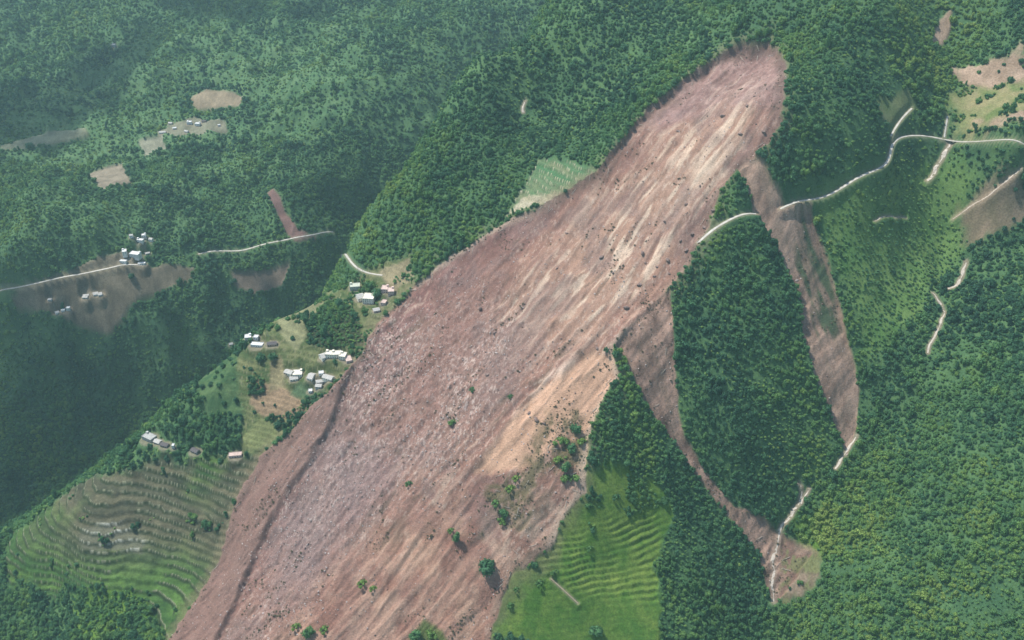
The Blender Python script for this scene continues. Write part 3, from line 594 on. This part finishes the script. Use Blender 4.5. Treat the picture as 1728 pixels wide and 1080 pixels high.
for (ya, yb, st_) in ((560, 1250, 5.8), (1250, 1800, 6.6), (1800, 2500, 8.2), (2500, 4300, 11.5)):
    a, b = lattice(st_, -2400, 2400, ya, yb); k = np.abs(a) < (0.47 * b + 440) * .97; tx.append(a[k]); ty.append(b[k])
tx = np.concatenate(tx); ty = np.concatenate(ty); tz = samp(Hf, tx, ty)
op = samp(open_, tx, ty); th = samp(thin, tx, ty); th = np.clip(th + 1.5 * th * fbm(tx, ty, 38, 3, 101), 0, .97); keep = (op < .35 + .3 * rng.rand(len(tx))) & (rng.rand(len(tx)) > th) | ((op < .93) & (rng.rand(len(tx)) < .02))
gap = fbm(tx, ty, 55, 3, 91) - .12 * far_t(tx, ty); keep &= ~((gap < -.36) & (rng.rand(len(tx)) < .7))
# only what the camera area can see (kept generously wide)
dx = tx; dy = ty; dz = tz - HC; dep = dy * math.cos(PITCH) + dz * math.sin(PITCH); up = -dy * math.sin(PITCH) + dz * math.cos(PITCH)
ppx = 864 + dx / dep * FPX; ppy = 540 - up / dep * FPX
keep &= (dep > 100) & (ppx > -180) & (ppx < 1910) & (ppy > -130) & (ppy < 1200)
tx, ty, tz, ppx, ppy, dep = [q[keep] for q in (tx, ty, tz, ppx, ppy, dep)]
nt = len(tx)
zoneb = np.maximum(samp(grass_k, tx, ty) * .55, np.maximum(samp(bright_bl, tx, ty) * .8, samp(bright_r, tx, ty) * .9))
near_g = fbm(tx, ty, 190, 3, 93); size = (2.2 + 2.5 * rng.rand(nt) ** 1.5 + 3.2 * (rng.rand(nt) < .10) * rng.rand(nt)) * (1 + .3 * fbm(tx, ty, 90, 2, 94)) * np.interp(dep, [900, 2000, 3500], [1, 1.2, 1.6])
size *= 1 - .35 * samp(grass_k, tx, ty)
tint = .38 + .40 * near_g + .26 * fbm(tx * 1.0 + ty * .35, (ty * .3 - tx * .1), 45, 3, 160) + .34 * (rng.rand(nt) - .5) + .22 * fbm(tx, ty, 35, 2, 95) + .42 * zoneb + .2 * sstep(.0, .5, fbm(tx, ty, 260, 2, 111)) * (tx > 250) + .15 * samp(lightg, tx, ty)
tint += .28 * sstep(1400, 1728, ppx) * sstep(600, 1080, ppy) * 0
tint = np.clip(tint, .02, .98)
vid = rng.choice(7, nt, p=[.15, .15, .15, .14, .14, .13, .14])
order = np.argsort(dep - (rng.rand(nt) * 30)); vis_ok = (ppx[order] > 0) & (ppx[order] < 1728) & (ppy[order] > 0) & (ppy[order] < 1075)
# the nearest woods: 290 individual trees
ind = order[vis_ok & (ppx[order] > 1110)][:290]; rest_i = np.setdiff1d(np.arange(nt), ind)
print('trees', nt)
zvar = .7 + .75 * rng.rand(nt); rotz = rng.rand(nt) * 6.283
me = bpy.data.meshes.new('forest'); me.vertices.add(len(rest_i)); me.vertices.foreach_set('co', np.stack([tx, ty, tz - .6 * size], 1)[rest_i].astype(np.float32).ravel())
def pattr(nm, ty_, arr):
    a = me.attributes.new(nm, ty_, 'POINT'); a.data.foreach_set('vector' if ty_ == 'FLOAT_VECTOR' else 'value', arr.ravel())
pattr('tint', 'FLOAT', tint[rest_i].astype(np.float32)); pattr('vid', 'INT', vid[rest_i].astype(np.int32))
pattr('scl', 'FLOAT_VECTOR', np.stack([size, size, size * zvar], 1)[rest_i].astype(np.float32)); pattr('rot', 'FLOAT_VECTOR', np.stack([rotz * 0, rotz * 0, rotz], 1)[rest_i].astype(np.float32))
def scatter_tree(name, coll):
    ng = bpy.data.node_groups.new(name, 'GeometryNodeTree'); ng.interface.new_socket('Geometry', in_out='INPUT', socket_type='NodeSocketGeometry'); ng.interface.new_socket('Geometry', in_out='OUTPUT', socket_type='NodeSocketGeometry')
    N = ng.nodes; L = ng.links; gi = N.new('NodeGroupInput'); go = N.new('NodeGroupOutput'); ip = N.new('GeometryNodeInstanceOnPoints'); ci = N.new('GeometryNodeCollectionInfo')
    ci.inputs['Collection'].default_value = coll; ci.inputs['Separate Children'].default_value = True; ci.inputs['Reset Children'].default_value = True
    def na(nm, t): a = N.new('GeometryNodeInputNamedAttribute'); a.data_type = t; a.inputs[0].default_value = nm; return [o for o in a.outputs if o.enabled and o.name == 'Attribute'][0]
    L.new(gi.outputs[0], ip.inputs['Points']); L.new(ci.outputs[0], ip.inputs['Instance']); ip.inputs['Pick Instance'].default_value = True
    L.new(na('vid', 'INT'), ip.inputs['Instance Index']); L.new(na('rot', 'FLOAT_VECTOR'), ip.inputs['Rotation']); L.new(na('scl', 'FLOAT_VECTOR'), ip.inputs['Scale']); L.new(ip.outputs[0], go.inputs[0]); return ng
fo = bpy.data.objects.new('forest', me); COL.objects.link(fo); tag(fo, 'dense green woods covering the mountain slopes', 'forest', None, 'stuff')
fo.modifiers.new('woods', 'NODES').node_group = scatter_tree('woods', lib)
def tree_thing(name, loc, size, zs, rz, tint_, v, label, cat, group=None):
    root = empty(name, loc, rz, label, cat, group); root.scale = (size, size, size * zs)
    t = bpy.data.objects.new('trunk', TRUNK); COL.objects.link(t); t.parent = root
    c = bpy.data.objects.new('crown', CROWNS[v]); COL.objects.link(c); c.parent = root; c['tint'] = float(tint_); return root
for i in ind:
    tree_thing('tree', (tx[i], ty[i], tz[i] - .6 * size[i]), size[i], zvar[i], rotz[i], tint[i], vid[i],
        'leafy tree of the dense woods right of the green terraces near the bottom', 'tree', 'nearest trees of the dense woods')

# undergrowth between the trees, and brush torn up by the slide
def added_cloud(name, label, xs, ys_, tints, sizes, vids, coll, sink=.3, zs=.8):
    k = len(xs); z_ = samp(Hf, xs, ys_); dp = ys_ * math.cos(PITCH) + (z_ - HC) * math.sin(PITCH); pxx = 864 + xs / dp * FPX; pyy = 540 - (-ys_ * math.sin(PITCH) + (z_ - HC) * math.cos(PITCH)) / dp * FPX
    q = (dp > 100) & (pxx > -180) & (pxx < 1910) & (pyy > -130) & (pyy < 1200); xs, ys_, z_, tints, sizes, vids = [a_[q] for a_ in (xs, ys_, z_, tints, sizes, vids)]; k = len(xs); print(name, k)
    me_ = bpy.data.meshes.new(name); me_.vertices.add(k); me_.vertices.foreach_set('co', np.stack([xs, ys_, z_ - sink * sizes], 1).astype(np.float32).ravel())
    for nm_, ty_, ar in (('tint', 'FLOAT', tints.astype(np.float32)), ('vid', 'INT', vids.astype(np.int32)), ('scl', 'FLOAT_VECTOR', np.stack([sizes, sizes, sizes * zs], 1).astype(np.float32)), ('rot', 'FLOAT_VECTOR', np.stack([sizes * 0, sizes * 0, sizes * 77.7], 1).astype(np.float32))):
        a_ = me_.attributes.new(nm_, ty_, 'POINT'); a_.data.foreach_set('vector' if ty_ == 'FLOAT_VECTOR' else 'value', ar.ravel())
    o_ = bpy.data.objects.new(name, me_); COL.objects.link(o_); tag(o_, label, None, None, 'stuff'); o_.modifiers.new('scatter', 'NODES').node_group = scatter_tree(name + '_scatter', coll)
shr = [crown_mesh(31, 5, 110, .6), crown_mesh(32, 6, 120, .5)]; lib2 = bpy.data.collections.new('shrub_library')
for k, m_ in enumerate(shr): lib2.objects.link(bpy.data.objects.new('shrub_source_%d' % k, m_))
ux, uy = [], []
for (ya, yb, st_) in ((560, 1250, 5.2), (1250, 1800, 6.4), (1800, 2500, 8), (2500, 4300, 12)):
    a, b = lattice(st_, -2400, 2400, ya, yb); k = np.abs(a) < (0.47 * b + 440) * .97; ux.append(a[k]); uy.append(b[k])
ux = np.concatenate(ux); uy = np.concatenate(uy); uo = samp(open_, ux, uy); ug = fbm(ux, uy, 55, 3, 91); ut = samp(thin, ux, uy) * (1 - .9 * samp(grass_k, ux, uy) * (fbm(ux, uy, 40, 2, 180) < .1))
k = (uo < .5) & (rng.rand(len(ux)) < .55 + .35 * far_t(ux, uy) + .6 * (ug < -.15) + .5 * ut); ux, uy = ux[k], uy[k]; nu = len(ux)
added_cloud('undergrowth', 'low bushes filling the gaps between the trees', ux, uy, np.clip(.55 + .3 * fbm(ux, uy, 60, 2, 98) + .35 * (rng.rand(nu) - .5), .02, .98), (1.4 + 1.8 * rng.rand(nu)) * np.interp(uy, [900, 2200, 3500], [1, 1.4, 2]), rng.randint(0, 2, nu), lib2)
# torn brush: brown bushy heaps in drifts
bxx, byy = lattice(3.4, -900, 900, 650, 2000); mb = samp(m_main, bxx, byy); ol = samp(m_olive, bxx, byy); rkk = samp(m_rock, bxx, byy); tg = samp(m_tong, bxx, byy) + samp(m_sec * t_dark, bxx, byy)
dr = fbm((bxx * fd[0] + byy * fd[1]) / 2.2, bxx * fp[0] + byy * fp[1], 22, 3, 99)
k = (mb > .8) & (rng.rand(len(bxx)) < .6 * sstep(.26, .55, dr + .22 * ol - .06 * (1 - rkk) ) + .42 * ol * (dr > -.1)) | (tg > .8) & (rng.rand(len(bxx)) < .10 + .25 * (dr > .2))
k |= (samp((d_main > 0) * (d_main < 9), bxx, byy) > .5) & (rng.rand(len(bxx)) < .22)
bxx, byy = bxx[k], byy[k]; nb_ = len(bxx)
M_BRUSH = simple_mat('torn_brush_twigs', (.13, .105, .065), .95, .6, 2.0, (.045, .05, .025))
lib3 = bpy.data.collections.new('brush_library')
for k_, m_ in enumerate(shr):
    m2 = m_.copy(); m2.materials.clear(); m2.materials.append(M_BRUSH); lib3.objects.link(bpy.data.objects.new('brush_source_%d' % k_, m2))
added_cloud('torn_brush', 'brown uprooted brush strewn over the debris', bxx, byy, rng.rand(nb_), .8 + 2.0 * rng.rand(nb_) ** 2.5, rng.randint(0, 2, nb_), lib3, .45, .6)

# single trees and shrubs
SOLO = [ # px, py, radius, tint, variant, name, label
 (822,955,17,.22,1,'tree','large dark green tree left standing alone in the lower debris'),
 (850,860,10,.42,2,'tree','green tree in the upper of the two clumps standing in the lower debris'),
 (838,842,8,.35,6,'shrub','low green shrub just left of the tree in the upper debris clump'),
 (862,815,8,.5,6,'shrub','olive shrub on the bank above the tree clump in the lower debris'),
 (872,797,7,.6,6,'shrub','brownish shrub at the top of the bank in the lower debris'),
 (770,905,9,.45,5,'shrub','slanting olive shrub left of the tree clumps in the lower debris'),
 (762,885,6,.4,6,'shrub','small olive shrub just above the slanting shrub in the lower debris'),
 (955,785,10,.45,0,'tree','olive tree at the bottom of the strip of trees on the debris edge'),
 (965,750,10,.38,3,'tree','green tree in the middle of the strip of trees on the debris edge'),
 (972,715,10,.35,4,'tree','green tree at the top of the strip of trees on the debris edge'),
 (945,765,8,.55,6,'shrub','olive shrub on the left side of the strip of trees on the debris edge'),
 (985,735,8,.5,6,'shrub','shrub on the right side of the strip of trees on the debris edge'),
 (948,735,11,.4,7,'shrub','wide olive thicket in the strip of trees on the debris edge'),
 (960,800,10,.4,8,'shrub','dark thicket closing the foot of the strip of trees on the debris edge'),
 (845,868,9,.4,7,'shrub','thicket below the green tree in the upper debris clump'),
 (700,1068,11,.45,3,'tree','tree on the small green island at the bottom edge of the debris'),
 (728,1062,9,.45,7,'shrub','thicket on the small green island at the bottom edge of the debris'),
 (1038,598,9,.25,2,'tree','dark tree at the forest tip where the side tongue leaves the debris'),
 (1024,585,6,.2,6,'shrub','dark shrub left of the tree at the forest tip'),
 (612,975,8,.5,6,'shrub','olive brown shrub in the lower middle of the debris'),
 (630,985,6,.55,6,'shrub','smaller brown shrub to the right of the olive brown one in the lower middle debris'),
 (520,1062,11,.5,0,'tree','olive tree at the bottom edge of the debris'),
 (548,1050,8,.45,6,'shrub','shrub right of the olive tree at the bottom edge of the debris'),
 (500,1050,7,.5,6,'shrub','shrub left of the olive tree at the bottom edge of the debris'),
 (798,649,6,.15,6,'shrub','small dark shrub in the grey middle of the debris'),
 (862,660,5,.15,6,'shrub','small dark shrub at the right side of the grey debris'),
 (690,805,6,.2,6,'shrub','dark shrub on the shoulder of the grey debris'),
 (765,700,7,.35,6,'shrub','dark tuft in the middle of the rubble field'),
 (1005,1065,13,.4,3,'tree','round tree standing in the light green field at the bottom'),
 (912,978,7,.3,6,'shrub','dark bush on the upper left part of the light green field'),
 (872,988,5,.3,6,'shrub','dark bush at the left rim of the light green field'),
 (863,1014,6,.3,6,'shrub','dark bush lowest along the left rim of the light green field'),
 (935,960,5,.3,6,'shrub','small bush above the footpath in the light green field'),
 (1040,835,7,.35,6,'shrub','bush in the upper green terraces below the dark wood'),
 (1120,838,5,.35,6,'shrub','small bush at the upper right of the green terraces'),
 (996,920,6,.3,6,'shrub','bush at the left end of the stepped green terraces'),
 (636,492,13,.30,1,'tree','large round tree between the pale houses at the top of the terraces'),
 (625,478,10,.4,3,'tree','tree behind the large round one at the top of the terraces'),
 (598,530,10,.3,2,'tree','tree below the pale house left of the big tree'),
 (572,510,10,.3,4,'tree','tree at the upper left of the terraces beside the pale greenish house'),
 (548,560,11,.28,5,'tree','tall tree at the left end of the dark grove above the bright row'),
 (460,600,9,.35,0,'tree','tree in front of the tan farmhouse on the gorge rim'),
 (440,600,10,.3,1,'tree','tree in front of the long white house on the gorge rim'),
 (512,612,4,.2,6,'shrub','small dark bush in the pale field above the bright farmstead'),
 (222,462,10,.15,1,'tree','dark tree standing at the road in front of the largest white block'),
 (105,510,8,.1,5,'tree','tall dark tree behind the three white houses in the grove'),
 (340,145,7,.3,6,'shrub','bush beside the far brown field'),
]
sp = hits([(s[0], s[1] + 6) for s in SOLO])
for s, p in zip(SOLO, sp):
    r = s[2] * .88; tree_thing(s[5], (p[0], p[1], float(samp(Hf, p[0], p[1])) - .25 * r), r, 1.0, (.55 + s[0] % 5 * .15) if s[4] == 6 else s[0] % 6, min(s[3] + (.28 if s[4] > 5 and s[0] > 480 and s[1] > 640 and s[0] < 1000 else 0), .95), 7 + s[0] % 2 if s[4] == 6 else s[4], s[6], s[5])
# bare pale trees by the houses and trunks thrown down by the slide
M_PALEB = simple_mat('pale_bare_wood', (.50, .46, .38), .9, .35, 2)
def stick_mesh(seed, L_=1.0, br=7):
    rs_ = random.Random(seed); V = []; F = []
    def tube(a, b, r0, r1, sides=5):
        a = Vector(a); b = Vector(b); d = (b - a).normalized(); u = d.orthogonal().normalized(); v = d.cross(u); k = len(V)
        for c, r in ((a, r0), (b, r1)):
            for j in range(sides): an = j * 6.283 / sides; V.append(tuple(c + (u * math.cos(an) + v * math.sin(an)) * r))
        for j in range(sides): F.append((k + j, k + (j + 1) % sides, k + sides + (j + 1) % sides, k + sides + j))
    tube((0, 0, -.05), (.02, 0, .5), .035, .026); tube((.02, 0, .5), (0, .03, 1), .026, .008)
    for k in range(br):
        z_ = .35 + .6 * rs_.random(); a = rs_.random() * 6.28; l_ = .08 + .14 * rs_.random(); tube((.01, 0, z_), (l_ * math.cos(a), l_ * math.sin(a), z_ + l_), .012, .004, 4)
    me_ = bpy.data.meshes.new('bare_tree'); me_.from_pydata(V, [], F); me_.materials.append(M_PALEB); return me_
STK = [stick_mesh(k) for k in range(3)]
for k, p in enumerate(hits([(424,562),(430,560),(436,562),(452,566),(508,508),(513,506),(556,480),(612,458),(622,456),(605,462)])):
    o = bpy.data.objects.new('bare_tree', STK[k % 3]); COL.objects.link(o); o.location = (p[0], p[1], float(samp(Hf, p[0], p[1]))); h_ = 15 + 6 * rng.rand(); o.scale = (h_ * .7, h_ * .7, h_); o.rotation_euler = (0, 0, k)
    tag(o, 'tall slim bare pale tree sticking up along the gorge rim by the upper houses', 'bare tree', 'bare pale trees on the gorge rim')
lx, ly = lattice(9, -900, 900, 650, 2000); ld = samp(np.where(m_main > .5, d_main, -50), lx, ly); lo_ = samp(m_olive, lx, ly)
k = ((ld > 1) & (ld < 13) & (rng.rand(len(lx)) < .16)) | ((lo_ > .6) & (rng.rand(len(lx)) < .12)) | ((samp(m_tong, lx, ly) > .9) & (rng.rand(len(lx)) < .05))
fa = math.atan2(fd[1], fd[0]); lx, ly = lx[k][:150], ly[k][:150]; print('logs', len(lx))
for k in range(len(lx)):
    o = bpy.data.objects.new('fallen_trunk', STK[k % 3]); COL.objects.link(o); o.location = (lx[k], ly[k], float(samp(Hf, lx[k], ly[k])) + .7); h_ = 8 + 6 * rng.rand(); o.scale = (h_, h_, h_)
    az_ = fa + rng.normal() * .6; e_ = np.array([math.cos(az_), math.sin(az_)]) * h_; dz_ = float(samp(Hf, lx[k] + e_[0], ly[k] + e_[1]) - samp(Hf, lx[k], ly[k]))
    o.rotation_mode = 'QUATERNION'; o.rotation_quaternion = Vector((e_[0], e_[1], dz_ + .3)).to_track_quat('Z', 'Y')
    tag(o, 'pale tree trunk thrown down on the torn edge of the landslide debris', 'fallen trunk', 'fallen trunks on the landslide')

# ------------------------------------------------------------------ rocks
M_ROCK = simple_mat('boulder_rock', (.26, .19, .165), .9, .55, 1.5); M_PALEROCK = simple_mat('pale_stone', (.50, .43, .39), .9, .4, 1.2)
def rock_mesh(seed, mat):
    rs = np.random.RandomState(seed); import bmesh
    bm = bmesh.new(); bmesh.ops.create_icosphere(bm, subdivisions=2, radius=1)
    pl = [(lambda d: d / np.linalg.norm(d))(rs.normal(size=3)) for _ in range(9)]; of = .55 + .35 * rs.rand(9)
    for v in bm.verts:
        c = np.array(v.co)
        for d, o in zip(pl, of):
            k = c @ d
            if k > o: c = c - d * (k - o)
        v.co = c * np.array([1.15, .9, .75]) * (1 + .06 * rs.normal())
    me = bpy.data.meshes.new('boulder'); bm.to_mesh(me); bm.free(); me.materials.append(mat); return me
ROCKS = [rock_mesh(s, M_ROCK) for s in range(5)]; PALE = [rock_mesh(s + 20, M_PALEROCK) for s in range(3)]
rl = bpy.data.collections.new('rock_library')
for k, m_ in enumerate(ROCKS[:2] + PALE): rl.objects.link(bpy.data.objects.new('rock_source_%d' % k, m_))
rx, ry = lattice(2.7, -1000, 900, 620, 2000); den = .10 * samp(m_main, rx, ry) + .45 * samp(m_rock * m_main, rx, ry) + .12 * samp(m_tong, rx, ry) + .05 * samp(m_sec, rx, ry)
den *= (.4 + 1.4 * np.clip(.5 + fbm(rx, ry, 50, 3, 97), 0, 1)); k = rng.rand(len(rx)) < den; rx, ry = rx[k], ry[k]; nr = len(rx); rz_ = samp(Hf, rx, ry); rsz = .35 + 1.5 * rng.rand(nr) ** 6
me = bpy.data.meshes.new('rubble'); me.vertices.add(nr); me.vertices.foreach_set('co', np.stack([rx, ry, rz_], 1).astype(np.float32).ravel())
pattr('vid', 'INT', rng.randint(0, 5, nr).astype(np.int32)); pattr('scl', 'FLOAT_VECTOR', np.stack([rsz] * 3, 1).astype(np.float32)); pattr('rot', 'FLOAT_VECTOR', (rng.rand(nr, 3) * 6).astype(np.float32))
ro = bpy.data.objects.new('rubble', me); COL.objects.link(ro); tag(ro, 'loose stones strewn over the landslide', 'rubble', None, 'stuff'); ro.modifiers.new('stones', 'NODES').node_group = scatter_tree('stones', rl)
BOULD = [(1058,512),(1183,300),(1240,285),(1222,180),(1160,410),(1128,428),(1110,440),(1150,395),(1085,415),(957,384),(1015,425),(1090,430),(1146,208),(1160,330),(1122,362),
 (1250,215),(1275,150),(1262,168),(1290,210),(1080,472),(1035,455),(1130,450),(1105,458),(940,450),(1190,372),(1205,355),(1170,378),(905,700),(918,708),(893,690),(1008,582),(822,630),(835,560),(810,520)]
bp = hits(BOULD)
for k, p in enumerate(bp):
    o = bpy.data.objects.new('boulder', ROCKS[k % 5]); COL.objects.link(o); s = 2.2 + 1.8 * rng.rand(); o.location = (p[0], p[1], float(samp(Hf, p[0], p[1])) + .2 * s); o.scale = (s * 1.3, s, s); o.rotation_euler = (0, 0, k)
    tag(o, 'dark brown boulder lying on the bare upper half of the landslide', 'boulder', 'large boulders on the landslide')

# ------------------------------------------------------------------ a cloud out of view, put there to shade the gorge and far slopes
cv, cf = [], []; rs = np.random.RandomState(12); import bmesh
cb = bmesh.new()
for (px, py, r_) in ((-60,720,150),(20,700,110),(70,660,75),(10,640,75),(-60,640,90),(90,740,120),(40,800,130),(10,880,110),(-100,820,180),(150,660,75),(210,660,75),(150,720,100),(200,610,45),(260,625,60),(310,600,55),(350,570,50),(300,560,35),(390,545,45),(420,520,40),(450,500,42),(480,470,36),(510,440,36),(540,400,45),(530,360,50),(570,340,60),(600,360,60),(470,520,45),(640,330,55),(0,190,150),(90,165,130),(160,110,120),(-60,240,140),(230,70,100),(330,8,120),(430,4,120),(540,6,110),(-80,150,140),(620,-20,110)):
    g = H1(px, py); t = (1750 - g[2]) / sv[2]; c_ = Vector(g) + sv * t  # each lobe stands up-sun of the ground it is meant to shade
    for j in range(3):
        q = r_ * (.55 + .4 * rs.rand()); o_ = bmesh.ops.create_icosphere(cb, subdivisions=3, radius=1)
        off = Vector((rs.normal() * r_ * .35, rs.normal() * r_ * .35, rs.rand() * 40))
        for v in o_['verts']:
            k_ = 1 + .18 * math.sin(v.co.x * 5 + j + px) * math.cos(v.co.y * 6 + py) ; v.co = c_ + off + Vector((v.co.x * q * k_, v.co.y * q * k_, v.co.z * q * .55 * k_))
cme = bpy.data.meshes.new('added_cloud'); cb.to_mesh(cme); cb.free()
cm_ = bpy.data.materials.new('added_cloud_vapour'); cm_.use_nodes = True; N = cm_.node_tree.nodes; N.remove(N['Principled BSDF']); pv = N.new('ShaderNodeVolumePrincipled')
pv.inputs['Color'].default_value = (.95, .96, 1, 1); pv.inputs['Density'].default_value = .018; cm_.node_tree.links.new(pv.outputs[0], N['Material Output'].inputs['Volume'])
cme.materials.append(cm_); co_ = bpy.data.objects.new('added_cloud', cme); COL.objects.link(co_); tag(co_, kind='structure')

# ------------------------------------------------------------------ haze
V, F = [], []; box(V, F, -17000, 17000, -6000, 17000, float(Hf.min()) - 5, 960)
hm = bpy.data.materials.new('haze'); hm.use_nodes = True; N = hm.node_tree.nodes; N.remove(N['Principled BSDF']); pv = N.new('ShaderNodeVolumePrincipled')
pv.inputs['Color'].default_value = (.58, .93, .97, 1); pv.inputs['Density'].default_value = 5e-5; pv.inputs['Anisotropy'].default_value = .2
hm.node_tree.links.new(pv.outputs[0], N['Material Output'].inputs['Volume'])
hz = mesh_obj('haze', V, F, hm); tag(hz, kind='stuff')
